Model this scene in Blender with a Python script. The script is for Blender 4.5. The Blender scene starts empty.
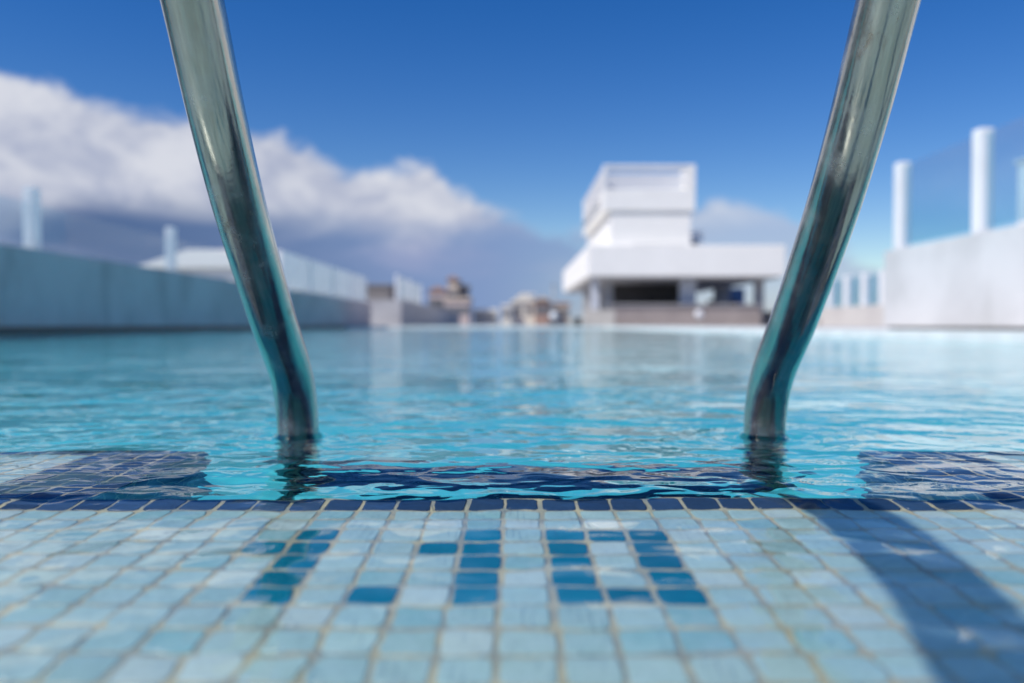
import bpy, bmesh, math, random
import numpy as np
from mathutils import Vector
R = math.radians
rng = np.random.default_rng(7); random.seed(7)
SC = bpy.context.scene
COL = SC.collection
PI = math.pi

# ------------------------------------------------------------------ render
SC.render.engine = 'CYCLES'
SC.view_settings.view_transform = 'Standard'
SC.view_settings.look = 'None'
SC.view_settings.gamma = 1
SC.view_settings.exposure = 0.18
SC.view_settings.use_curve_mapping = False
cy = SC.cycles
cy.use_denoising = True
cy.max_bounces = 12; cy.diffuse_bounces = 4; cy.glossy_bounces = 6
cy.transmission_bounces = 8; cy.transparent_max_bounces = 16
cy.caustics_reflective = True; cy.caustics_refractive = True
cy.blur_glossy = 0.3
cy.sample_clamp_indirect = 14.0

# ------------------------------------------------------------------ camera
CAM_H = 0.118; F = 828.0
cam = bpy.data.cameras.new('camera'); camo = bpy.data.objects.new('camera', cam); COL.objects.link(camo)
camo.location = (0, 0, CAM_H); camo.rotation_euler = (R(90) - math.atan(16.5/F), 0, 0)
cam.sensor_width = 36; cam.lens = 36*F/1024; cam.clip_start = 0.02; cam.clip_end = 6000
cam.shift_x = -1/1024
cam.dof.use_dof = True; cam.dof.focus_distance = 0.63; cam.dof.aperture_fstop = 3.7
SC.camera = camo

# ------------------------------------------------------------------ nodes
class NT:
    def __init__(s, tree): s.t = tree; s.n = tree.nodes; s.l = tree.links
    def new(s, typ, **kw):
        n = s.n.new(typ)
        for k, v in kw.items(): setattr(n, k, v)
        return n
    def link(s, a, b): s.l.new(a, b)
    def put(s, sock, v):
        if isinstance(v, bpy.types.NodeSocket): s.l.new(v, sock)
        elif v is not None: sock.default_value = v
    def math(s, op, a, b=None, c=None, clamp=False):
        n = s.new('ShaderNodeMath', operation=op, use_clamp=clamp)
        s.put(n.inputs[0], a); s.put(n.inputs[1], b)
        if c is not None: s.put(n.inputs[2], c)
        return n.outputs[0]
    def mix(s, f, a, b, mode='MIX'):
        n = s.new('ShaderNodeMix', data_type='RGBA', blend_type=mode)
        s.put(n.inputs[0], f); s.put(n.inputs[6], a); s.put(n.inputs[7], b)
        return n.outputs[2]
    def smooth(s, v, a, b, lo=0.0, hi=1.0):
        n = s.new('ShaderNodeMapRange', interpolation_type='SMOOTHSTEP')
        s.put(n.inputs[0], v)
        for i, x in enumerate((a, b, lo, hi)): s.put(n.inputs[1+i], x)
        return n.outputs[0]
    def noise(s, vec, scale, detail=4, rough=0.55, dist=0.0, dim='3D'):
        n = s.new('ShaderNodeTexNoise', noise_dimensions=dim)
        s.put(n.inputs['Vector'], vec)
        n.inputs['Scale'].default_value = scale; n.inputs['Detail'].default_value = detail
        n.inputs['Roughness'].default_value = rough; n.inputs['Distortion'].default_value = dist
        return n.outputs['Fac']
    def mapping(s, vec, scale=(1,1,1), loc=(0,0,0)):
        n = s.new('ShaderNodeMapping'); s.put(n.inputs[0], vec)
        n.inputs['Scale'].default_value = scale; n.inputs['Location'].default_value = loc
        return n.outputs[0]
def c4(c): return (c[0], c[1], c[2], 1.0)
def new_mat(name):
    m = bpy.data.materials.new(name); m.use_nodes = True
    t = NT(m.node_tree); t.n.clear()
    out = t.new('ShaderNodeOutputMaterial')
    return m, t, out
def mat(name, col, rough=0.6, metal=0.0, var=0.12, scale=6.0, bump=0.0, bscale=60.0, coat=0.0, col2=None, spec=0.5):
    m, t, out = new_mat(name)
    b = t.new('ShaderNodeBsdfPrincipled')
    tc = t.new('ShaderNodeTexCoord').outputs['Object']
    nz = t.noise(tc, scale, 6, 0.6)
    f = t.smooth(nz, 0.3, 0.7)
    ca = tuple(x*(1+var) for x in col); cb = col2 or tuple(x*(1-var) for x in col)
    t.link(t.mix(f, c4(cb), c4(ca)), b.inputs['Base Color'])
    t.link(t.math('ADD', t.math('MULTIPLY', t.math('SUBTRACT', nz, 0.5), 0.25), rough, clamp=True), b.inputs['Roughness'])
    b.inputs['Metallic'].default_value = metal
    b.inputs['Specular IOR Level'].default_value = spec
    b.inputs['Coat Weight'].default_value = coat
    if bump:
        bn = t.new('ShaderNodeBump'); bn.inputs['Strength'].default_value = bump; bn.inputs['Distance'].default_value = 0.01
        t.link(t.noise(tc, bscale, 5, 0.6), bn.inputs['Height']); t.link(bn.outputs[0], b.inputs['Normal'])
    t.link(b.outputs[0], out.inputs[0])
    return m

# ------------------------------------------------------------------ world
SUN_EL = 46.0
SUNH = Vector((-0.86, -0.51)).normalized()          # towards the sun, horizontally
w = bpy.data.worlds.new('World'); SC.world = w; w.use_nodes = True
t = NT(w.node_tree); t.n.clear()
wo = t.new('ShaderNodeOutputWorld')
sky = t.new('ShaderNodeTexSky', sky_type='NISHITA')
sky.sun_disc = False; sky.sun_elevation = R(SUN_EL)
sky.sun_rotation = math.atan2(SUNH.x, SUNH.y)
sky.altitude = 300; sky.air_density = 1.0; sky.dust_density = 0.0; sky.ozone_density = 2.0
hs = t.new('ShaderNodeHueSaturation'); hs.inputs['Hue'].default_value = 0.516; hs.inputs['Saturation'].default_value = 1.45; hs.inputs['Value'].default_value = 1.08
t.link(sky.outputs[0], hs.inputs['Color'])
dirv = t.new('ShaderNodeTexCoord').outputs['Generated']
sp = t.new('ShaderNodeSeparateXYZ'); t.link(dirv, sp.inputs[0])
az = t.math('MULTIPLY', t.math('ARCTAN2', sp.outputs[0], sp.outputs[1]), 180/PI)
el = t.math('MULTIPLY', t.math('ARCSINE', sp.outputs[2]), 180/PI)
fc = t.new('ShaderNodeFloatCurve')                      # top of the cloud bank against azimuth
pts = [(-180,5),(-120,9),(-75,13),(-50,13.5),(-31.8,14.3),(-24.8,13.4),(-17,12.9),(-12.5,11.2),(-8.5,10.2),(-6.2,11.0),(-4.3,9.4),(-0.5,8.0),(1.5,7.0),(5,6.6),(9,8.0),(13,8.3),(17,7.4),(20,6.2),(24,4.2),(32,3.4),(60,3),(120,8),(180,5)]
cv = fc.mapping.curves[0]
fc.mapping.use_clip = False
norm = [((a+180)/360, b/20) for a, b in pts]
cv.points[0].location = norm[0]; cv.points[1].location = norm[-1]
for p in norm[1:-1]: cv.points.new(*p)
for p in cv.points: p.handle_type = 'AUTO_CLAMPED'
fc.mapping.update()
t.link(t.math('MULTIPLY_ADD', az, 1/360, 0.5), fc.inputs['Value'])
top = t.math('MULTIPLY', fc.outputs[0], 20.0)
cmb = t.new('ShaderNodeCombineXYZ'); t.link(az, cmb.inputs[0]); t.link(el, cmb.inputs[1])
cv2 = cmb.outputs[0]
n1 = t.noise(t.mapping(cv2, (0.20, 0.32, 1)), 1.0, 7, 0.58, 0.35)
n2 = t.noise(t.mapping(cv2, (0.075, 0.22, 1), (4.1, 2.2, 0)), 1.0, 5, 0.5, 0.3)
d = t.math('SUBTRACT', t.math('ADD', top, t.math('MULTIPLY', t.math('SUBTRACT', n1, 0.5), 5.0)), el)   # degrees below the cloud's top
dens = t.smooth(d, -0.35, 1.0)
dens = t.math('MULTIPLY', dens, t.smooth(el, -3.0, 1.0))
body = t.smooth(t.math('ADD', el, t.math('MULTIPLY', t.math('SUBTRACT', n2, 0.5), 6.0)), 5.0, 8.2)       # 0 underside, 1 sunlit body
lit = t.mix(t.smooth(n1, 0.33, 0.66), c4((0.36, 0.40, 0.53)), c4((0.60, 0.62, 0.69)))
und = t.mix(t.smooth(az, -30.0, 2.0), c4((0.07, 0.125, 0.26)), c4((0.20, 0.29, 0.50)))
und = t.mix(t.smooth(az, 6.0, 11.0), und, c4((0.36, 0.43, 0.60)))
und = t.mix(t.smooth(n2, 0.42, 0.75), und, c4((0.30, 0.34, 0.52)))
ccol = t.mix(body, und, lit)
# thin cloud towards the right
thin = t.smooth(az, -3.0, 7.0, 1.0, 0.75)
dens = t.math('MULTIPLY', dens, thin)
SKY_S = 0.09
bg1 = t.new('ShaderNodeBackground'); bg1.inputs[1].default_value = SKY_S; t.link(hs.outputs[0], bg1.inputs[0])
bg2 = t.new('ShaderNodeBackground'); bg2.inputs[1].default_value = 1.0; t.link(ccol, bg2.inputs[0])
mx = t.new('ShaderNodeMixShader'); t.link(dens, mx.inputs[0]); t.link(bg1.outputs[0], mx.inputs[1]); t.link(bg2.outputs[0], mx.inputs[2])
t.link(mx.outputs[0], wo.inputs[0])

sun = bpy.data.lights.new('sun', 'SUN'); suno = bpy.data.objects.new('sun', sun); COL.objects.link(suno)
sun.energy = 4.0; sun.angle = R(0.53); sun.color = (1.0, 0.95, 0.88)
e = R(SUN_EL)
sdir = Vector((SUNH.x*math.cos(e), SUNH.y*math.cos(e), math.sin(e)))
suno.rotation_euler = sdir.to_track_quat('Z', 'Y').to_euler()
suno.location = sdir*50
sun.cycles.is_caustics_light = True

# ------------------------------------------------------------------ mesh helpers
class MB:
    def __init__(s): s.v = []; s.f = []
    def add(s, vs, fs):
        o = len(s.v); s.v += [tuple(p) for p in vs]; s.f += [tuple(i+o for i in f) for f in fs]; return s
    def box(s, x0, x1, y0, y1, z0, z1, bev=0.0):
        if bev <= 0:
            vs = [(x,y,z) for z in (z0,z1) for y in (y0,y1) for x in (x0,x1)]
            return s.add(vs, [(0,2,3,1),(4,5,7,6),(0,1,5,4),(2,6,7,3),(0,4,6,2),(1,3,7,5)])
        bm = bmesh.new(); bmesh.ops.create_cube(bm, size=1)
        for v in bm.verts: v.co = ((x0+x1)/2+v.co.x*(x1-x0), (y0+y1)/2+v.co.y*(y1-y0), (z0+z1)/2+v.co.z*(z1-z0))
        bmesh.ops.bevel(bm, geom=bm.edges[:], offset=bev, segments=2, affect='EDGES', profile=0.6)
        bm.verts.index_update()
        vs = [v.co[:] for v in bm.verts]; fs = [[v.index for v in f.verts] for f in bm.faces]; bm.free()
        return s.add(vs, fs)
    def lathe(s, prof, cx=0, cy=0, n=32):                  # prof: (radius, z)
        vs = []; fs = []
        for r, z in prof:
            for k in range(n): a = 2*PI*k/n; vs.append((cx+r*math.cos(a), cy+r*math.sin(a), z))
        m = len(prof)
        for i in range(m-1):
            for k in range(n):
                k2 = (k+1) % n; fs.append((i*n+k, i*n+k2, (i+1)*n+k2, (i+1)*n+k))
        fs.append(tuple(range(n))[::-1]); fs.append(tuple((m-1)*n+k for k in range(n)))
        return s.add(vs, fs)
    def tube(s, path, r, n=40):
        P = [Vector(p) for p in path]; vs = []; fs = []; m = len(P)
        up = Vector((1, 0, 0))
        for i in range(m):
            tg = (P[min(i+1, m-1)] - P[max(i-1, 0)]).normalized()
            a = (up - tg*up.dot(tg)).normalized(); b = tg.cross(a)
            rr = r[i] if hasattr(r, '__len__') else r
            for k in range(n):
                th = 2*PI*k/n; vs.append(P[i] + (a*math.cos(th)+b*math.sin(th))*rr)
        for i in range(m-1):
            for k in range(n):
                k2 = (k+1) % n; fs.append((i*n+k, i*n+k2, (i+1)*n+k2, (i+1)*n+k))
        fs.append(tuple(range(n))[::-1]); fs.append(tuple((m-1)*n+k for k in range(n)))
        return s.add(vs, fs)
    def build(s, name, m, parent=None, smooth=False, origin=None):
        me = bpy.data.meshes.new(name)
        o = Vector(origin) if origin is not None else Vector((0,0,0))
        me.from_pydata([tuple(Vector(p)-o) for p in s.v], [], s.f)
        ob = bpy.data.objects.new(name, me); COL.objects.link(ob)
        ob.location = o
        if m is not None: me.materials.append(m)
        if smooth:
            for p in me.polygons: p.use_smooth = True
        if parent is not None: ob.parent = parent
        return ob
def smooth_by_angle(ob, ang=35):
    me = ob.data
    bm = bmesh.new(); bm.from_mesh(me)
    bmesh.ops.recalc_face_normals(bm, faces=bm.faces[:])
    for ed in bm.edges:
        if len(ed.link_faces) == 2 and ed.calc_face_angle(0) > R(ang): ed.smooth = False
    for f in bm.faces: f.smooth = True
    bm.to_mesh(me); bm.free()
def thing(name, label, cat, loc=(0,0,0), group=None):
    o = bpy.data.objects.new(name, None); COL.objects.link(o); o.location = loc
    o.empty_display_size = 0.1
    o['label'] = label; o['category'] = cat
    if group: o['group'] = group
    return o
def tag(o, label, cat, group=None):
    o['label'] = label; o['category'] = cat
    if group: o['group'] = group
    return o
def struct(o, kind='structure'): o['kind'] = kind; return o
def part(mb, name, m, th, **k):
    """mesh part of a thing whose Empty may sit anywhere; coordinates are given in world space"""
    L = Vector(th.location)
    mb.v = [tuple(Vector(p)-L) for p in mb.v]
    return mb.build(name, m, th, **k)
def np_mesh(name, V, Fq, m, smooth=True):
    me = bpy.data.meshes.new(name)
    me.vertices.add(len(V)); me.vertices.foreach_set('co', V.astype(np.float32).ravel())
    nf = len(Fq); k = Fq.shape[1]
    me.loops.add(nf*k); me.loops.foreach_set('vertex_index', Fq.astype(np.int32).ravel())
    me.polygons.add(nf)
    me.polygons.foreach_set('loop_start', np.arange(0, nf*k, k, dtype=np.int32))
    me.polygons.foreach_set('loop_total', np.full(nf, k, dtype=np.int32))
    if smooth: me.polygons.foreach_set('use_smooth', np.ones(nf, dtype=bool))
    me.materials.append(m); me.update(calc_edges=True)
    ob = bpy.data.objects.new(name, me); COL.objects.link(ob); return ob

# ------------------------------------------------------------------ materials
def tile_mat():
    m, t, out = new_mat('glazed_mosaic')
    b = t.new('ShaderNodeBsdfPrincipled')
    at = t.new('ShaderNodeAttribute', attribute_name='tile_colour')
    tc = t.new('ShaderNodeTexCoord').outputs['Object']
    nz = t.noise(tc, 70, 4, 0.6, 0.6)
    n3 = t.noise(tc, 260, 3, 0.6)
    veil = t.mix(t.smooth(nz, 0.42, 0.72, 0.0, 0.42), at.outputs['Color'], c4((0.55, 0.70, 0.72)), 'MIX')
    # the glassy clouding only shows on pale tiles
    sc = t.new('ShaderNodeSeparateColor'); t.link(at.outputs['Color'], sc.inputs[0])
    pale = t.smooth(sc.outputs[1], 0.22, 0.40)
    col = t.mix(pale, at.outputs['Color'], veil)
    dk = t.smooth(n3, 0.3, 0.6, 0.88, 1.0)
    cc = t.new('ShaderNodeCombineColor'); [t.link(dk, cc.inputs[i]) for i in range(3)]
    col = t.mix(1.0, col, cc.outputs[0], 'MULTIPLY')
    t.link(col, b.inputs['Base Color'])
    b.inputs['Roughness'].default_value = 0.22
    t.link(b.outputs[0], out.inputs[0])
    return m
M_TILE = tile_mat()
M_GROUT = mat('grout', (0.52, 0.445, 0.285), 0.85, var=0.3, scale=45, bump=0.3, bscale=900, col2=(0.34, 0.36, 0.33))

def pool_mat():
    m, t, out = new_mat('pool_mosaic')
    b = t.new('ShaderNodeBsdfPrincipled')
    tc = t.new('ShaderNodeTexCoord').outputs['Object']
    br = t.new('ShaderNodeTexVoronoi', feature='F1', distance='CHEBYCHEV'); br.inputs['Scale'].default_value = 40; br.inputs['Randomness'].default_value = 0.05
    t.link(tc, br.inputs['Vector'])
    nz = t.noise(tc, 1.2, 4)
    c = t.mix(t.smooth(nz, 0.3, 0.7), c4((0.035, 0.54, 0.61)), c4((0.07, 0.63, 0.70)))
    c = t.mix(t.smooth(br.outputs['Distance'], 0.42, 0.5, 0, 0.5), c, c4((0.5, 0.55, 0.5)))
    t.link(c, b.inputs['Base Color']); b.inputs['Roughness'].default_value = 0.35
    t.link(b.outputs[0], out.inputs[0]); return m
M_POOL = pool_mat()

def water_mat():
    m, t, out = new_mat('pool_water_surface')
    g = t.new('ShaderNodeBsdfGlass'); g.inputs['Roughness'].default_value = 0.0; g.inputs['IOR'].default_value = 1.333
    g.inputs['Color'].default_value = (0.97, 1, 1, 1)
    pos = t.new('ShaderNodeTexCoord').outputs['Object']
    xyz = t.new('ShaderNodeSeparateXYZ'); t.link(pos, xyz.inputs[0])
    inpool = t.math('MULTIPLY', t.smooth(xyz.outputs[1], 0.49, 0.58, 0.40, 1.0), t.smooth(xyz.outputs[1], 1.35, 2.1, 1.75, 0.55))   # livelier near the ladder
    r1 = t.noise(t.mapping(pos, (26, 30, 1)), 1.0, 1.5, 0.45, 0.35)
    r2 = t.noise(t.mapping(pos, (9, 11, 1), (3, 1, 0)), 1.0, 1.5, 0.5, 0.3)
    r3 = t.noise(t.mapping(pos, (2.2, 3.6, 1), (7, 4, 0)), 1.0, 1.0, 0.5, 0.2)
    hgt = t.math('ADD', t.math('MULTIPLY', r1, 0.0036), t.math('ADD', t.math('MULTIPLY', r2, 0.0085), t.math('MULTIPLY', r3, 0.014)))
    bn = t.new('ShaderNodeBump'); bn.inputs['Strength'].default_value = 1.0; bn.inputs['Distance'].default_value = 1.0
    t.link(t.math('MULTIPLY', hgt, inpool), bn.inputs['Height']); t.link(bn.outputs[0], g.inputs['Normal'])
    t.link(g.outputs[0], out.inputs['Surface'])
    return m
M_WATER = water_mat()

def steel_mat():
    m, t, out = new_mat('stainless_steel')
    b = t.new('ShaderNodeBsdfPrincipled')
    tc = t.new('ShaderNodeTexCoord').outputs['Object']
    streak = t.noise(t.mapping(tc, (160, 14, 14)), 1.0, 5, 0.6)
    blot = t.noise(tc, 26, 6, 0.65)
    rust = t.math('MULTIPLY', t.smooth(t.noise(t.mapping(tc, (30, 12, 12), (2, 5, 1)), 1.0, 8, 0.75), 0.57, 0.72), 0.6)
    c = t.mix(t.smooth(streak, 0.3, 0.7), c4((0.43, 0.405, 0.35)), c4((0.57, 0.54, 0.47)))
    c = t.mix(t.smooth(blot, 0.50, 0.72, 0.0, 0.5), c, c4((0.60, 0.61, 0.57)))
    c = t.mix(rust, c, c4((0.24, 0.14, 0.09)))
    t.link(c, b.inputs['Base Color']); t.link(t.smooth(blot, 0.35, 0.75, 0.92, 0.70), b.inputs['Metallic'])
    r = t.math('ADD', t.smooth(streak, 0.3, 0.75, 0.10, 0.17), t.smooth(blot, 0.45, 0.7, 0.0, 0.16))
    t.link(t.math('ADD', r, t.math('MULTIPLY', rust, 0.3), clamp=True), b.inputs['Roughness'])
    b.inputs['Coat Weight'].default_value = 0.35; b.inputs['Coat Roughness'].default_value = 0.035; b.inputs['Coat IOR'].default_value = 1.4
    bn = t.new('ShaderNodeBump'); bn.inputs['Strength'].default_value = 0.25; bn.inputs['Distance'].default_value = 0.002
    t.link(t.noise(t.mapping(tc, (140, 90, 90)), 1.0, 3, 0.55), bn.inputs['Height']); t.link(bn.outputs[0], b.inputs['Coat Normal'])
    b2 = t.new('ShaderNodeBump'); b2.inputs['Strength'].default_value = 0.10; b2.inputs['Distance'].default_value = 0.002
    t.link(t.noise(tc, 90, 4, 0.6), b2.inputs['Height']); t.link(b2.outputs[0], b.inputs['Normal'])
    t.link(b.outputs[0], out.inputs[0]); return m
M_STEEL = steel_mat()

def wall_mat(name, ca, cb, stain):
    m, t, out = new_mat(name)
    b = t.new('ShaderNodeBsdfPrincipled')
    tc = t.new('ShaderNodeTexCoord').outputs['Object']
    big = t.noise(tc, 0.9, 6, 0.6, 0.3); run = t.noise(t.mapping(tc, (3.0, 1.6, 0.35)), 1.0, 5, 0.6); fine = t.noise(tc, 40, 4)
    c = t.mix(t.smooth(big, 0.32, 0.68), c4(ca), c4(cb))
    c = t.mix(t.smooth(run, 0.52, 0.74, 0, 0.55), c, c4(stain))
    c = t.mix(t.smooth(fine, 0.4, 0.8, 0, 0.15), c, c4(stain))
    t.link(c, b.inputs['Base Color']); b.inputs['Roughness'].default_value = 0.8
    bn = t.new('ShaderNodeBump'); bn.inputs['Strength'].default_value = 0.2; bn.inputs['Distance'].default_value = 0.01
    t.link(fine, bn.inputs['Height']); t.link(bn.outputs[0], b.inputs['Normal'])
    t.link(b.outputs[0], out.inputs[0]); return m
M_WALLR = wall_mat('white_render', (0.56, 0.56, 0.56), (0.68, 0.68, 0.68), (0.44, 0.44, 0.43))
M_WALLL = wall_mat('weathered_render', (0.57, 0.485, 0.45), (0.68, 0.59, 0.55), (0.27, 0.235, 0.215))
M_WHITE = mat('white_paint', (0.80, 0.80, 0.80), 0.45, var=0.04, scale=2)
M_WHITE2 = mat('white_plaster', (0.89, 0.87, 0.82), 0.7, var=0.03, scale=0.6)
M_GREYP = mat('grey_plaster', (0.40, 0.40, 0.41), 0.7, var=0.1, scale=1)
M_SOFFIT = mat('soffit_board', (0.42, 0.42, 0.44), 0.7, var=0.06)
M_DARK = mat('dark_shutter', (0.045, 0.042, 0.042), 0.5, var=0.25, scale=2)
M_COUNTER = mat('taupe_cladding', (0.33, 0.28, 0.26), 0.6, var=0.1, scale=1.5)
M_SCREEN = mat('pale_blue_grey_screen', (0.58, 0.61, 0.67), 0.6, var=0.05)
M_BEIGE = mat('beige_stone', (0.52, 0.49, 0.44), 0.7, var=0.12)
M_BLUE = mat('blue_plastic', (0.08, 0.22, 0.55), 0.5)
M_BLACK = mat('black_plastic', (0.02, 0.02, 0.025), 0.4)
M_DECK = mat('pale_paving', (0.60, 0.58, 0.55), 0.8, var=0.12, scale=1.4, bump=0.15, bscale=50)
M_COPING = mat('coping_stone', (0.80, 0.79, 0.77), 0.65, var=0.08, scale=3, bump=0.1)
M_GROUND = mat('dry_ground', (0.30, 0.27, 0.23), 0.95, var=0.2, scale=0.2)
M_TREAD = mat('navy_tread', (0.085, 0.085, 0.19), 0.35, var=0.2, scale=20)
def glass_mat(name, tint, haze, hz_col=(0.75, 0.8, 0.85), refl=0.3):
    m, t, out = new_mat(name)
    tr = t.new('ShaderNodeBsdfTransparent'); tr.inputs[0].default_value = c4(tint)
    df = t.new('ShaderNodeBsdfDiffuse'); df.inputs[0].default_value = c4(hz_col)
    tl = t.new('ShaderNodeBsdfTranslucent'); tl.inputs[0].default_value = c4(hz_col)
    ad = t.new('ShaderNodeMixShader'); ad.inputs[0].default_value = 0.5; t.link(df.outputs[0], ad.inputs[1]); t.link(tl.outputs[0], ad.inputs[2])
    tc = t.new('ShaderNodeTexCoord').outputs['Object']
    h = t.math('MULTIPLY', t.smooth(t.noise(tc, 1.5, 5), 0.2, 0.8, 0.7, 1.3), haze)
    m1 = t.new('ShaderNodeMixShader'); t.link(h, m1.inputs[0]); t.link(tr.outputs[0], m1.inputs[1]); t.link(ad.outputs[0], m1.inputs[2])
    gl = t.new('ShaderNodeBsdfGlossy'); gl.inputs['Roughness'].default_value = 0.03
    fr = t.new('ShaderNodeFresnel'); fr.inputs[0].default_value = 1.45
    m2 = t.new('ShaderNodeMixShader'); t.link(t.math('MULTIPLY', fr.outputs[0], refl), m2.inputs[0]); t.link(m1.outputs[0], m2.inputs[1]); t.link(gl.outputs[0], m2.inputs[2])
    t.link(m2.outputs[0], out.inputs[0]); return m
M_GLASS = glass_mat('clear_balustrade_glass', (0.72, 0.88, 0.95), 0.05, refl=0.15)
M_GLASSL = glass_mat('thin_balustrade_glass', (0.90, 0.95, 0.97), 0.02, refl=0.06)
M_FROST = glass_mat('frosted_balustrade_glass', (0.7, 0.8, 0.85), 0.75, (0.80, 0.84, 0.86))
M_FROSTP = glass_mat('frosted_post', (0.8, 0.88, 0.92), 0.7, (0.85, 0.90, 0.92))
M_LOW = wall_mat('off_white_render', (0.50, 0.47, 0.45), (0.58, 0.55, 0.52), (0.40, 0.38, 0.36))
M_PLINTH = mat('shadow_line_plinth', (0.05, 0.07, 0.075), 0.5)  # near-black, so the shadow line at the wall foot is in the colour
M_WALL2 = wall_mat('grey_render', (0.40, 0.39, 0.40), (0.50, 0.49, 0.49), (0.30, 0.29, 0.29))
M_PANE = mat('dim_window_pane', (0.22, 0.22, 0.23), 0.1, var=0.1)

# ------------------------------------------------------------------ pool geometry
PX, PY = 0.0238, 0.0244
X0, Y0 = 0.018, 0.490
XL, XR = X0-13*PX, X0+13*PX              # ladder recess
YB, YF = Y0+3*PY, Y0+12*PY               # recess back, pool face
POOL_L, POOL_R, POOL_FAR, DECK_Z = -6.05, 3.35, 30.0, 0.074
Y_NEAR = -0.30
def zbed(y):
    y = np.asarray(y, float)
    z = -0.0095-0.065*(YB-y)
    lip = np.clip((y-(YB-PY))/PY, 0, 1)
    z = np.where(y < YB, z+0.0078*lip, -0.0017-np.minimum(0.085*(y-YB), 0.0068))
    return z

def tile_sheet(name, cells, colours, zoff=0.0, seed=3):
    """one mesh of pillowed tiles; cells: list of (col,row)"""
    r = np.random.default_rng(seed)
    V = []; Fa = []; C = []
    hx, hy = PX/2-0.00125, PY/2-0.00125
    ch = 0.0022
    oct_ = [(-hx+ch,-hy),(hx-ch,-hy),(hx,-hy+ch),(hx,hy-ch),(hx-ch,hy),(-hx+ch,hy),(-hx,hy-ch),(-hx,-hy+ch)]
    for (i, j), col in zip(cells, colours):
        cx = X0+(i+0.5)*PX + r.normal(0, .00035); cyy = Y0+(j+0.5)*PY + r.normal(0, .00035)
        rot = r.normal(0, 0.014); tx, ty = r.normal(0, .012, 2); dz = r.normal(0, .00018)
        sx, sy = 1+r.normal(0, .015), 1+r.normal(0, .015)
        ca, sa = math.cos(rot), math.sin(rot)
        base = len(V)
        for k, (shr, zz) in enumerate(((1.0, -0.0030), (0.995, -0.0005), (0.93, 0.0))):
            for (px, py) in oct_:
                px, py = px*sx*shr, py*sy*shr
                qx, qy = px*ca-py*sa, px*sa+py*ca
                V.append((cx+qx, cyy+qy, float(zbed(cyy+qy))+zoff+zz+dz+tx*qx+ty*qy))
        for k in range(2):
            for q in range(8):
                q2 = (q+1) % 8
                Fa.append((base+k*8+q, base+k*8+q2, base+k*8+8+q2, base+k*8+8+q))
        Fa.append(tuple(base+16+q for q in range(8)))
        C += [col]*24
    me = bpy.data.meshes.new(name); me.from_pydata(V, [], Fa)
    at = me.color_attributes.new('tile_colour', 'FLOAT_COLOR', 'POINT')
    at.data.foreach_set('color', np.array([(c[0],c[1],c[2],1) for c in C], np.float32).ravel())
    for p in me.polygons: p.use_smooth = len(p.vertices) == 4
    me.materials.append(M_TILE)
    ob = bpy.data.objects.new(name, me); COL.objects.link(ob); ob.cycles.is_caustics_receiver = True
    return ob

# figures: rows 0 (far) .. 4 (near); row index j = -1-rtop  (row 0 lies just nearer than Y0)
def rows(c, rs): return [(c, -1-r_) for r_ in rs]
cA = -6
one_a = rows(cA, range(5)) + rows(cA-1, [1])
dot = rows(cA+2, [4])
one_b = rows(cA+4, range(5)) + rows(cA+3, [1])
zero = rows(cA+6, range(5)) + rows(cA+7, [0, 4]) + rows(cA+8, range(5))
digit_cells = set(one_a+dot+one_b+zero)
def pale():
    a = rng.random()
    base = np.array((0.40, 0.59, 0.595))*(1-a) + np.array((0.50, 0.67, 0.655))*a
    if rng.random() < 0.16: base = np.array((0.60, 0.72, 0.70))
    if rng.random() < 0.10: base = np.array((0.33, 0.56, 0.58))
    return base*rng.uniform(0.93, 1.04)
def navy():
    return np.array((0.042, 0.085, 0.165))*rng.uniform(0.7, 1.5) + np.array((0, 0.0, 0.01))*rng.random()
def teal():
    return np.array((0.002, 0.19, 0.30))*rng.uniform(0.75, 1.25)
cells = []; cols = []
for i in range(-66, 66):
    for j in range(-30, 12):
        if (i, j) in digit_cells: continue
        inrec = -13 <= i < 13
        if inrec and j > 2: continue
        dark = (inrec and j == 2) or (j == 11) or (j >= 2 and (-17 <= i < -13 or 13 <= i < 17))
        cells.append((i, j)); cols.append(navy() if dark else pale())
deck_tiles = struct(tile_sheet('flooded_edge_floor', cells, cols))
mk = thing('depth_marking', 'depth figure 1.10 set in teal mosaic tiles on the flooded pool edge', 'depth marking', (X0, Y0-2.5*PY, float(zbed(Y0-2.5*PY))))
for nm, cl in (('numeral_one', one_a), ('decimal_point', dot), ('numeral_one', one_b), ('numeral_zero', zero)):
    o = tile_sheet(nm, cl, [teal() for _ in cl], seed=len(cl)+5)
    o.parent = mk; o.location = -Vector(mk.location)

# grout bed under the tiles, with the recess cut out
ys = [Y_NEAR, 0.0, 0.2, 0.4, YB-PY, YB]
mb = MB()
GZ = 0.0011
def bed_quad(x0, x1, y0, y1):
    mb.add([(x0,y0,float(zbed(y0))-GZ),(x1,y0,float(zbed(y0))-GZ),(x1,y1,float(zbed(y1))-GZ),(x0,y1,float(zbed(y1))-GZ)], [(0,1,2,3)])
XS = [POOL_L, X0-66*PX, XL, XR, X0+66*PX, POOL_R]
for a, b in zip(ys[:-1], ys[1:]):
    for x0, x1 in zip(XS[:-1], XS[1:]): bed_quad(x0, x1, a, b)
for x0, x1 in ((XS[0],XS[1]),(XS[1],XL),(XR,XS[4]),(XS[4],XS[5])):
    bed_quad(x0, x1, YB+1e-6, YB+.08); bed_quad(x0, x1, YB+.08, YF-.0003)
bed = struct(mb.build('flooded_edge_bed', M_GROUT)); bed.cycles.is_caustics_receiver = True

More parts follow.
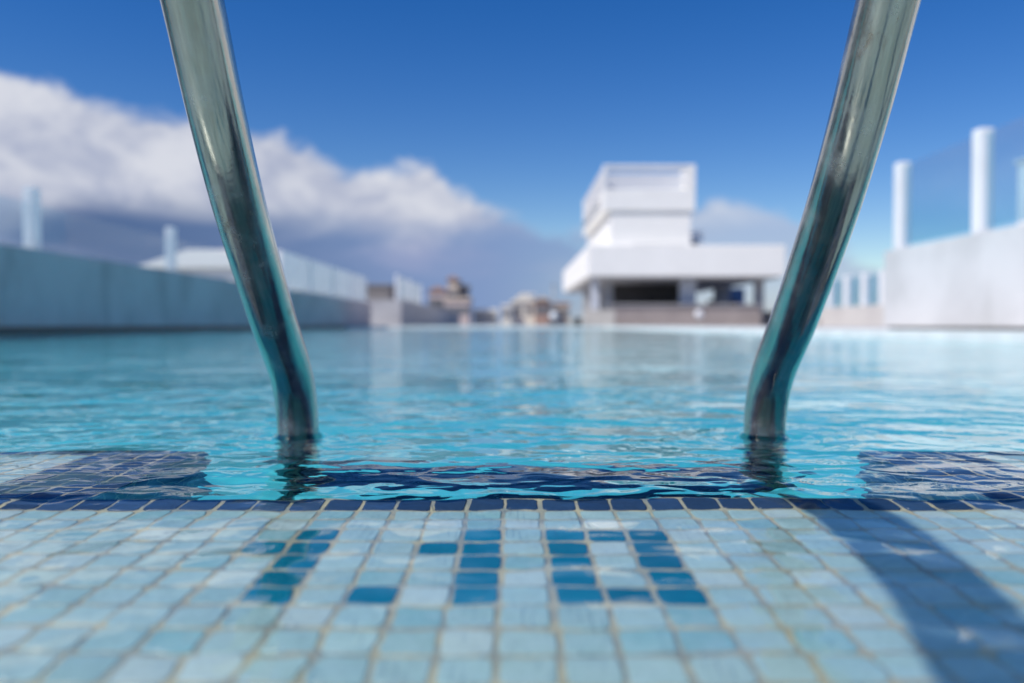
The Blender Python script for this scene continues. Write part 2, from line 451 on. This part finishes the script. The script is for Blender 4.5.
# far ends of the flooded edge, outside the modelled tiles
# pool shell
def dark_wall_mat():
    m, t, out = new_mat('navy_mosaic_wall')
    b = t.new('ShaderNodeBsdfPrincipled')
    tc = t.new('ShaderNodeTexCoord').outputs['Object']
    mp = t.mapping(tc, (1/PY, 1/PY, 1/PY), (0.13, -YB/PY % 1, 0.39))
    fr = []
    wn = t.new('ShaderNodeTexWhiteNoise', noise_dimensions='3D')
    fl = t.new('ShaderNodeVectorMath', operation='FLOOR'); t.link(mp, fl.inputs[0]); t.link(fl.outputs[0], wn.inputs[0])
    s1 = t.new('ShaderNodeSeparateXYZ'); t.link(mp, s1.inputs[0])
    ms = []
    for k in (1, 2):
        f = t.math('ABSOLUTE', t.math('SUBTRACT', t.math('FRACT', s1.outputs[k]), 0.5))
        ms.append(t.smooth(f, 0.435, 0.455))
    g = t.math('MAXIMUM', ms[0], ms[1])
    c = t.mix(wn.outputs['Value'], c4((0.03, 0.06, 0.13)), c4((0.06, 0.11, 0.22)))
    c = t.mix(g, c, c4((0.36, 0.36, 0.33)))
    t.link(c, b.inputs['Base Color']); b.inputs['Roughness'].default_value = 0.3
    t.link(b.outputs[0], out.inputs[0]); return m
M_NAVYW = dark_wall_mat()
ZF = -1.10
mb = MB()
def wallq(p, q, z0, z1, b=None):
    (b or mb).add([(p[0],p[1],z0),(q[0],q[1],z0),(q[0],q[1],z1),(p[0],p[1],z1)], [(0,1,2,3)])
zt = lambda y: float(zbed(y))-0.0015
mb.add([(POOL_L,YB,ZF),(POOL_R,YB,ZF),(POOL_R,POOL_FAR,ZF),(POOL_L,POOL_FAR,ZF)], [(0,1,2,3)])
wallq((POOL_L,YF),(XL,YF), ZF, zt(YF)); wallq((XR,YF),(POOL_R,YF), ZF, zt(YF))
wallq((POOL_L,Y_NEAR),(POOL_L,POOL_FAR), ZF, -0.02); wallq((POOL_R,Y_NEAR),(POOL_R,POOL_FAR), ZF, 0.045)
wallq((POOL_L,POOL_FAR),(POOL_R,POOL_FAR), ZF, 0.045)
shell = struct(mb.build('pool_floor', M_POOL)); shell.cycles.is_caustics_receiver = True
mb = MB()
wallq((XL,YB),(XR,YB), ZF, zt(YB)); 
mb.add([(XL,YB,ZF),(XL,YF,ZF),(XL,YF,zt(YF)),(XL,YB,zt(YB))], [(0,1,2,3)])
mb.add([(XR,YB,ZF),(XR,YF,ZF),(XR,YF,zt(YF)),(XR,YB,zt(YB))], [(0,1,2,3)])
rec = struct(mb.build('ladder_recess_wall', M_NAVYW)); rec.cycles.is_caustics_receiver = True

# ------------------------------------------------------------------ water surface (real ripples)
def spaced(a, b, f):
    out = [a]
    while out[-1] < b: out.append(out[-1]+f(out[-1]))
    out = np.array(out); return a+(out-a)*(b-a)/(out[-1]-a)
fx = lambda x: max(0.0042, 0.0070*abs(x))
xr = spaced(0, POOL_R, fx); xl = -spaced(0, -POOL_L, fx)
xs = np.concatenate([xl[::-1][:-1], xr])
fy = lambda y: 0.012 if y < 0.16 else (0.0038 if y < 0.75 else 0.0050*y)
ysw = spaced(Y_NEAR, POOL_FAR, fy)
Xg, Yg = np.meshgrid(xs, ysw)
SX = np.gradient(xs)[None, :]*np.ones_like(Yg); SY = np.gradient(ysw)[:, None]*np.ones_like(Xg)
Z = np.zeros_like(Xg)
wr = np.random.default_rng(11)
NW = 110
warp = 0.05
Xw = Xg + warp*np.sin(1.9*Yg+0.7) + 0.02*np.sin(5.3*Xg-3.1*Yg)
Yw = Yg + warp*np.sin(2.3*Xg+1.1) + 0.02*np.sin(6.1*Yg+2.7*Xg)
shallow = 1-np.clip((Yg-0.56)/(0.80-0.56), 0, 1); shallow = shallow*shallow*(3-2*shallow)
lam = np.exp(wr.uniform(math.log(0.016), math.log(0.6), NW))
film = np.clip((Yg-0.40)/(0.58-0.40), 0, 1); film = 0.10+0.90*film*film*(3-2*film)
for l in lam:
    k = 2*PI/l
    th = wr.normal(PI/2, 0.8) if l > 0.10 else wr.uniform(0, PI)     # longer waves run up and down the pool
    kx, ky = k*math.cos(th), k*math.sin(th)
    slope = 0.0105*math.exp(-0.5*(math.log(l/0.040)/0.8)**2) + 0.0030
    a = slope/k
    need = np.maximum(SX*abs(math.cos(th)), SY*abs(math.sin(th)))
    fade = np.clip((l/need-3.0)/3.0, 0, 1)
    amp = a*fade*(film if l > 0.25 else film*shallow)
    Z += amp*np.sin(kx*Xw+ky*Yw+wr.uniform(0, 2*PI))
# meniscus where the rails pierce the surface
for rx in (-0.2265, 0.265):
    dd = np.sqrt((Xg-rx)**2+(Yg-0.872)**2)-0.0215
    Z += 0.0035*np.exp(-np.clip(dd, 0, 1)/0.006) + 0.0016*np.cos(dd*2*PI/0.022)*np.exp(-np.clip(dd, 0, 1)/0.035)
ny, nx = Xg.shape
V = np.stack([Xg.ravel(), Yg.ravel(), Z.ravel()], 1)
idx = np.arange(ny*nx).reshape(ny, nx)
Fq = np.stack([idx[:-1,:-1].ravel(), idx[:-1,1:].ravel(), idx[1:,1:].ravel(), idx[1:,:-1].ravel()], 1)
water = struct(np_mesh('pool_water', V, Fq, M_WATER))
water.cycles.is_caustics_caster = True
print('water verts', len(V))

# ------------------------------------------------------------------ deck, coping, ground
mb = MB()
B = 3000
def ring(mb, x0, x1, y0, y1, hx0, hx1, hy0, hy1, z):
    for (a, b, c, d_) in ((x0,hx0,y0,y1),(hx1,x1,y0,y1),(hx0,hx1,y0,hy0),(hx0,hx1,hy1,y1)):
        mb.add([(a,c,z),(b,c,z),(b,d_,z),(a,d_,z)], [(0,1,2,3)])
ring(mb, -B, B, -B, B, POOL_L-.25, POOL_R+.2, Y_NEAR-.2, POOL_FAR+.2, 0.062)
struct(mb.build('ground', M_GROUND))
mb = MB()
ring(mb, -14, 16, -8, 62, POOL_L-.22, POOL_R+.30, Y_NEAR-.32, POOL_FAR+.32, 0.068)
struct(mb.build('pool_deck', M_DECK))
mb = MB()
cz0, cz1 = -0.12, DECK_Z
mb.box(POOL_R-.03, POOL_R+.34, Y_NEAR, POOL_FAR, -0.06, cz1, 0.008)
mb.box(POOL_L-.02, POOL_R+.34, POOL_FAR-.03, POOL_FAR+.36, -0.06, cz1+.002, 0.008)
mb.box(POOL_L-.02, POOL_R+.34, Y_NEAR-.36, Y_NEAR+.0, -.12, cz1+.002, 0.008)
struct(mb.build('coping_kerb', M_COPING))

# ------------------------------------------------------------------ ladder
def catmull(P, n=14):
    P = [Vector(p) for p in P]; Q = [P[0]*2-P[1]] + P + [P[-1]*2-P[-2]]; out = []
    for i in range(1, len(Q)-2):
        for k in range(n):
            u = k/n; a, b, c, d_ = Q[i-1:i+3]
            out.append(0.5*((2*b)+(c-a)*u+(2*a-5*b+4*c-d_)*u*u+(3*b-a-3*c+d_)*u**3))
    out.append(P[-1]); return out
prof = [(0.872,-1.05),(0.872,-0.6),(0.872,-0.25),(0.873,-0.08),(0.871,0.0),(0.862,0.040),(0.838,0.074),(0.786,0.119),(0.735,0.168),(0.682,0.223),(0.634,0.283),(0.592,0.344),(0.543,0.410),(0.485,0.474),(0.42,0.508),(0.34,0.521),(0.24,0.524),(0.12,0.497),(0.0,0.438),(-0.12,0.350),(-0.24,0.232),(-0.34,0.168),(-0.42,0.125),(-0.455,0.09),(-0.462,0.0745)]
ladder = thing('pool_ladder', 'curved stainless steel pool ladder dipping into the water beside the depth figure', 'pool ladder', (0.019, 0.872, 0))
RX = (-0.2265, 0.265)
for rx in RX:
    path = catmull([(rx, y, z) for y, z in prof], 12)
    m_ = MB(); m_.tube(path, 0.0215, 48)
    rail = part(m_, 'rail', M_STEEL, ladder, smooth=True)
    f_ = MB(); f_.lathe([(0.045, DECK_Z+.002),(0.045, DECK_Z+.008),(0.038, DECK_Z+.014),(0.026, DECK_Z+.020),(0.0225, DECK_Z+.034)], rx, -0.462, 40)
    fl_ = part(f_, 'floor_flange', M_STEEL, ladder, smooth=True)
    fl_.parent = rail
for zt_ in (-0.155, -0.405, -0.655):
    tb = MB(); tb.box(RX[0]+.018, RX[1]-.018, 0.80, 0.875, zt_-.020, zt_, 0.006)
    tr = part(tb, 'tread', M_TREAD, ladder)
    rb = MB()
    for q in range(7): rb.box(RX[0]+.03, RX[1]-.03, 0.804+q*.0102, 0.808+q*.0102, zt_+.0005, zt_+.004)
    g_ = part(rb, 'grip_ribs', M_TREAD, ladder); g_.parent = tr

# ------------------------------------------------------------------ parapet walls
def wall_thing(name, m, label, x0, x1, y0, y1, z1, cap=None):
    o = MB().box(x0, x1, y0, y1, 0.066, z1, 0.012).build(name, m, origin=((x0+x1)/2, (y0+y1)/2, 0.066))
    return tag(o, label, 'wall')
def wall_thing2(name, m, label, x0, x1, y0, y1, z1):
    o = MB().box(x0, x1, y0, y1, 0.10, z1, 0.012).build(name, m, origin=((x0+x1)/2, (y0+y1)/2, 0.066))
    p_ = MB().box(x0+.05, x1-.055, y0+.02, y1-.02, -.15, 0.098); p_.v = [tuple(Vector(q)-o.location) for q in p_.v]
    p_.build('shadow_plinth', M_PLINTH, o)  # set-back dark part added to draw the shadow line under the wall
    return tag(o, label, 'wall')
WRZ = 1.0
wall_thing2('parapet_wall', M_WALLR, 'sunlit white parapet wall under the clear glass railing, right of the pool', 4.45, 4.80, -6, 9.95, WRZ)
LW = POOL_L-0.02
wl = wall_thing2('parapet_wall', M_WALLL, 'long shaded grey stained parapet wall along the left water edge', LW-0.40, LW, -6, 35.5, 1.085)

def railing(name, label, group, posts, panels, glass, pw, z0, hp, hg, th=0.014, pm=None):
    """posts: list of (x,y); panels: list of ((x,y),(x,y))"""
    t_ = thing(name, label, 'glass railing', (posts[0][0], posts[0][1], z0), group)
    for x, y in posts:
        part(MB().box(x-pw/2, x+pw/2, y-pw/2, y+pw/2, z0, z0+hp, pw*0.18), 'post', pm or M_WHITE, t_, smooth=False)
    for (a, b) in panels:
        a = Vector(a); b = Vector(b); dd = (b-a).normalized(); n = Vector((-dd.y, dd.x))*th/2
        vs = [(*(p+s_*n), z) for z in (z0+.05, z0+hg) for p, s_ in ((a,1),(b,1),(b,-1),(a,-1))]
        part(MB().add(vs, [(3,2,1,0),(4,5,6,7),(0,1,5,4),(1,2,6,5),(2,3,7,6),(3,0,4,7)]), 'glass_panel', glass, t_)
    return t_
G = None
xr_ = 4.56
py_ = [9.73, 8.07, 6.41, 4.75, 3.09, 1.43, -0.2, -1.8]
railing('glass_railing', 'clear glass railing with thick white posts on the sunlit right wall', None,
        [(xr_, y) for y in py_], [((xr_, a-.085), (xr_, b+.085)) for a, b in zip(py_[:-1], py_[1:])], M_GLASS, 0.15, WRZ, 1.02, 0.97)
xl_ = LW-0.2
py_ = [2.4, 6.5, 10.82, 15.2, 19.6]
railing('glass_railing', 'dim clear glass railing with pale posts on the shaded left wall', None,
        [(xl_, y) for y in py_], [((xl_, a+.09), (xl_, b-.09)) for a, b in zip(py_[:-1], py_[1:])], M_GLASSL, 0.16, 1.085, 0.82, 0.62, pm=M_FROSTP)
py_ = [22.4, 25.6, 28.8, 32.0, 35.2]
railing('glass_railing', 'milky frosted glass railing along the far stretch of the left wall', None,
        [(xl_, y) for y in py_], [((xl_, a+.06), (xl_, b-.06)) for a, b in zip(py_[:-1], py_[1:])], M_FROST, 0.10, 1.085, 1.05, 1.05)

# second wall on the left, farther on, with a lit end
wall_thing('parapet_wall', M_WALL2, 'second grey parapet wall beyond the left wall with its sunlit end facing the pool', -7.2, -5.0, 37.0, 78.0, 1.25)
railing('glass_railing', 'short bright frosted glass railing standing on the second grey wall', None,
        [(-5.25, 37.4), (-5.25, 42.0), (-5.25, 47.0)], [((-5.25, 37.5), (-5.25, 41.9)), ((-5.25, 42.1), (-5.25, 46.9))], M_FROST, 0.12, 1.25, 1.15, 1.1)

tp = thing('fence_post', 'lone white post beyond the sunlit right wall, at the picture edge', 'post', (6.83, 11.0, 0.066))
part(MB().box(6.73, 6.93, 10.9, 11.1, 0.085, 2.27, 0.03), 'shaft', M_WHITE, tp)
part(MB().box(6.70, 6.96, 10.87, 11.13, 2.272, 2.31, 0.01), 'cap', M_WHITE, tp)
part(MB().box(6.64, 7.02, 10.81, 11.19, 0.066, 0.083), 'base_plate', M_GREYP, tp)
# right background: low wall and white posts
wall_thing('parapet_wall', M_LOW, 'low white wall between the bar building and the right wall', 12.6, 13.0, 26.0, 60.0, 0.80)
py_ = [27.0, 28.6, 30.1, 31.7, 33.4, 35.2, 37.2]
railing('glass_railing', 'far glass railing with broad white posts on the low wall', None,
        [(12.8, y) for y in py_], [((12.8, a+.14), (12.8, b-.14)) for a, b in zip(py_[:-1], py_[1:])], M_GLASS, 0.26, 0.80, 1.2, 1.1)
wall_thing('parapet_wall', M_LOW, 'low white kerb wall crossing behind the end of the right wall', 11.9, 12.55, 33.9, 34.2, 0.42)

# ------------------------------------------------------------------ bar building
bd = thing('pool_bar_building', 'white tiered bar building with a deep flat canopy at the far end of the pool', 'building', (8.0, 38.0, 0.07))
def P(mb, name, m, parent=None):
    o = part(mb, name, m, bd)
    if parent: o.parent = parent
    return o
k = 38/F
roof = P(MB().box(3.44, 12.5, 38, 57, 2.36, 3.79, 0.04), 'canopy', M_WHITE2)
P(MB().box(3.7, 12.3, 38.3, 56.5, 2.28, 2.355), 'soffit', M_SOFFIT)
P(MB().box(5.2, 9.05, 43.6, 44.0, 0.07, 2.275), 'shutter', M_DARK)
P(MB().box(4.6, 11.55, 38.5, 39.2, 0.07, 1.02, 0.02), 'counter', M_COUNTER)
P(MB().box(4.5, 11.65, 38.4, 39.3, 1.022, 1.09, 0.01), 'counter_top', M_GREYP)
for x0, x1, y0, m_ in ((3.75, 4.1, 39.5, M_SCREEN), (4.45, 4.85, 40.2, M_GREYP), (8.0, 8.75, 39.6, M_SCREEN), (11.6, 12.0, 39.6, M_GREYP)):
    P(MB().box(x0, x1, y0, y0+.4, 0.07, 2.275), 'column', m_)
P(MB().box(3.9, 5.1, 46.0, 46.2, 0.07, 2.275), 'back_wall', M_GREYP)
P(MB().box(11.4, 12.4, 47.0, 47.2, 0.07, 2.275), 'back_wall', M_GREYP)
# middle storey and upper storey
P(MB().box(4.53, 8.28, 38.62, 50.5, 3.792, 5.42, 0.03), 'middle_storey', M_WHITE2)
up = P(MB().box(4.19, 8.46, 38.5, 49.6, 5.423, 6.42, 0.03), 'upper_storey', M_WHITE2)
# open terrace frame above it
P(MB().box(8.16, 8.46, 38.5, 49.6, 6.422, 7.56, 0.02), 'side_wall', M_WHITE2, None)
P(MB().box(4.19, 4.34, 38.5, 38.8, 6.422, 7.40, 0.01), 'frame_post', M_WHITE)
P(MB().box(4.19, 8.158, 38.5, 38.75, 7.402, 7.55, 0.01), 'roof_beam', M_WHITE)
P(MB().box(4.19, 8.158, 49.2, 49.6, 6.422, 7.50, 0.01), 'rear_wall', M_WHITE2)
for z in (6.60, 6.82, 7.04, 7.26):
    P(MB().box(4.342, 8.158, 38.55, 38.72, z, z+.085, 0.006), 'louvre_slat', M_WHITE)
for z in (6.5, 6.72, 6.94, 7.16, 7.38):
    P(MB().box(4.2, 4.28, 38.82, 49.1, z, z+.10, 0.006), 'louvre_slat', M_WHITE)
P(MB().box(4.16, 4.186, 40.0, 49.0, 5.75, 6.25), 'window', M_PANE)
P(MB().box(5.6, 8.0, 38.600, 38.617, 3.80, 3.88), 'shadow_strip', M_SOFFIT)  # thin grey strip on the wall, standing in for a recess shadow
ac = tag(MB().box(8.42, 9.15, 40.0, 40.6, 4.15, 4.65, 0.03).build('rooftop_cabinet', M_WHITE2, origin=(8.8, 40.3, 3.8)), 'small white cabinet above a black block for its shadow on the canopy roof', 'cabinet')
m_ = MB().box(8.5, 8.9, 40.1, 40.5, 3.793, 4.148); m_.v = [tuple(Vector(p)-Vector((8.8,40.3,3.8))) for p in m_.v]
m_.build('shadow_block', M_BLACK, ac)  # black block painted in as the shadow beneath the cabinet
m_ = MB()
m_.box(10.1, 10.9, 39.5, 39.9, 3.793, 3.90, 0.02)
tag(m_.build('roof_box', M_BLACK, origin=(10.5, 39.7, 3.793)), 'flat dark box lying on the canopy roof edge', 'roof box')
P(MB().box(4.35, 8.15, 40.2, 40.4, 6.422, 7.38), 'terrace_screen', M_SCREEN)
# in the bar
def stool(x, y, label, m):
    t_ = thing('bar_stool', label, 'bar stool', (x, y, 0.07), 'stools at the bar')
    part(MB().lathe([(0.17, 0.80), (0.19, 0.82), (0.19, 0.87), (0.15, 0.89)], x, y, 20), 'seat', m, t_)
    part(MB().box(x-.18, x+.18, y+.14, y+.18, 0.88, 1.35, 0.02), 'backrest', m, t_)
    part(MB().lathe([(0.20, 0.07), (0.19, 0.09), (0.03, 0.11), (0.03, 0.80)], x, y, 20), 'stem', M_STEEL, t_)
stool(9.75, 40.6, 'black stool behind the bar counter, nearer the middle column', M_BLACK)
stool(10.95, 40.9, 'black stool behind the bar counter in front of the blue panel', M_BLACK)
bp = tag(MB().box(11.0, 11.75, 42.0, 42.06, 1.0, 2.0, 0.01).build('blue_panel', M_BLUE, origin=(11.35, 42, 1.0)), 'bright blue panel standing behind the bar counter', 'panel')
part_ = MB().box(-.05, .05, -.02, .02, -.93, -.002); part_.build('panel_leg', M_BLACK, bp)
pl = thing('stone_planter', 'pale beige stone block at the left end of the bar counter', 'planter', (3.9, 37.3, 0.07))
part(MB().box(3.22, 4.55, 37.0, 37.6, 0.07, 0.78, 0.03), 'body', M_BEIGE, pl)
part(MB().box(3.28, 4.49, 37.06, 37.54, 0.781, 0.80), 'fill', M_GROUND, pl)
tag(MB().box(2.75, 3.05, 37.0, 37.4, 0.07, 0.45, 0.04).build('waste_bin', M_BLACK, origin=(2.9, 37.2, 0.07)), 'squat black bin beside the pale stone block', 'bin')
tag(MB().box(11.75, 12.25, 37.4, 37.9, 0.07, 0.75, 0.04).build('waste_bin', M_BLACK, origin=(12.0, 37.6, 0.07)), 'black bin at the right end of the bar counter', 'bin')

# posts at the far pool edge
def globe_post(x, y, zc, label, tall=None):
    t_ = thing('shower_post' if tall else 'glint_globe', label, 'shower' if tall else 'sun glint', (x, y, DECK_Z))
    part(MB().lathe([(0.03, DECK_Z), (0.03, zc-.05)], x, y, 16), 'stem', M_STEEL, t_, smooth=True)
    pr = [(0.15*math.sin(a), zc-0.15*math.cos(a)) for a in np.linspace(0.25, PI-0.05, 14)]
    part(MB().lathe(pr, x, y, 24), 'globe', M_WHITE, t_, smooth=True)  # white ball added in place of a sun glint blurred to a disc
    if tall:
        part(MB().lathe([(0.045, zc-.12), (0.045, tall)], x, y+.19, 16), 'pipe', M_GREYP, t_, smooth=True)
        part(MB().box(x-.06, x+.06, y-.1, y+.24, tall, tall+.04, 0.01), 'shower_head', M_GREYP, t_)
globe_post(1.52, 30.8, 0.46, 'slim grey shower post with a white globe for a sun glint at its foot on the far pool edge', 1.62)
globe_post(6.92, 30.8, 0.53, 'small white globe put in for a blurred sun glint on the far pool edge in front of the bar')

# ------------------------------------------------------------------ far town
def house(name, label, x0, x1, y0, dep, z1, m, roof_m=None, rh=0.0, wins=0, grp=None):
    t_ = thing(name, label, 'house', ((x0+x1)/2, y0, 0.062), grp)
    part(MB().box(x0, x1, y0, y0+dep, 0.062, z1, 0.03), 'wall', m, t_)
    if rh > 0:
        xm = (x0+x1)/2; e_ = 0.3
        vs = [(x0-e_,y0-e_,z1+.01),(x1+e_,y0-e_,z1+.01),(x1+e_,y0+dep+e_,z1+.01),(x0-e_,y0+dep+e_,z1+.01),(xm,y0-e_,z1+rh),(xm,y0+dep+e_,z1+rh)]
        part(MB().add(vs, [(0,1,4),(1,2,5,4),(2,3,5),(3,0,4,5),(0,3,2,1)]), 'roof', roof_m, t_)
    else:
        part(MB().box(x0-.15, x1+.15, y0-.15, y0+dep+.15, z1+.002, z1+.35, 0.02), 'roof', roof_m or m, t_)
    for q in range(wins):
        xw = x0+(x1-x0)*(q+.5)/wins
        part(MB().box(xw-.5, xw+.5, y0-.04, y0-.004, z1*.45, z1*.78), 'window', M_PANE, t_)
    return t_
M_TERRA = mat('terracotta', (0.46, 0.30, 0.24), 0.8)
M_OCHRE = mat('ochre_wall', (0.70, 0.58, 0.46), 0.8)
M_PINK = mat('pink_wall', (0.66, 0.54, 0.50), 0.8)
M_CREAM = mat('cream_wall', (0.82, 0.78, 0.68), 0.8)
M_DKBR = mat('dark_brown_wall', (0.26, 0.24, 0.23), 0.8)
Dh = 110.0; s_ = Dh/F
hx = lambda px: (px-513)*s_
hz = lambda py: CAM_H+(325-py)*s_
house('town_house', 'ochre tower house with a dark brown side rising behind the left walls', hx(448), hx(458), Dh, 6, hz(280), M_OCHRE, M_TERRA, 0.6, 1)
house('town_house', 'dark brown house against the right side of the ochre tower', hx(458.6), hx(467), Dh+1, 6, hz(287), M_DKBR, M_DKBR, 0.0, 0)
house('town_house', 'pink house with a terracotta roof left of the ochre tower', hx(429), hx(447.4), Dh, 6, hz(291), M_PINK, M_TERRA, 0.7, 3)
house('town_house', 'low pink house in front of the ochre tower', hx(452), hx(474), Dh-12, 6, hz(303), M_PINK, M_OCHRE, 0.0, 3)
house('town_house', 'long low white house sloping off right of the pink houses', hx(472), hx(496), Dh+4, 6, hz(311), M_WHITE2, M_WHITE2, 0.0, 3)
house('town_house', 'dark brown house showing in the gap between the two frosted railings', hx(366), hx(390), Dh, 6, hz(287), M_DKBR, M_DKBR, 0.0, 0)
house('town_house', 'cream house with a stepped top, largest of the houses past the pool end', hx(512), hx(535), Dh+2, 8, hz(302), M_CREAM, M_CREAM, 1.4, 2)
house('town_house', 'small pale yellow house at the left end of the houses past the pool', hx(502), hx(511), Dh+1, 6, hz(307), M_CREAM, M_WHITE2, 0.0, 1)
house('town_house', 'white roof room just behind the cream house', hx(529), hx(537), Dh+14, 6, hz(292), M_WHITE2, M_WHITE2, 0.0, 1)
house('town_house', 'brown house with orange roof right of the cream house', hx(536), hx(549), Dh, 6, hz(300), M_TERRA, M_OCHRE, 0.5, 2)
house('town_house', 'pale ochre house nearest to the bar building', hx(550), hx(572), Dh+5, 6, hz(304), M_OCHRE, M_TERRA, 0.0, 3)
# pale pitched hall behind the left wall
D2 = 60.0; s2 = D2/F
xa = lambda px: (px-513)*s2
hall = thing('white_hall', 'wide pale hall with a shallow roof behind the left railing', 'hall', (xa(230), D2, 0.062))
zr = CAM_H+(325-268)*s2; zr2 = CAM_H+(325-250)*s2
part(MB().box(xa(145), xa(300), D2, D2+14, 0.062, zr), 'wall', M_WHITE2, hall)
vs = [(xa(136),D2-.4,zr+.01),(xa(310),D2-.4,zr+.01),(xa(310),D2+14,zr+.01),(xa(136),D2+14,zr+.01),(xa(190),D2-.4,zr2),(xa(275),D2-.4,zr2),(xa(275),D2+14,zr2),(xa(190),D2+14,zr2)]
part(MB().add(vs, [(0,1,5,4),(1,2,6,5),(2,3,7,6),(3,0,4,7),(4,5,6,7),(0,3,2,1)]), 'roof', M_WHITE2, hall)
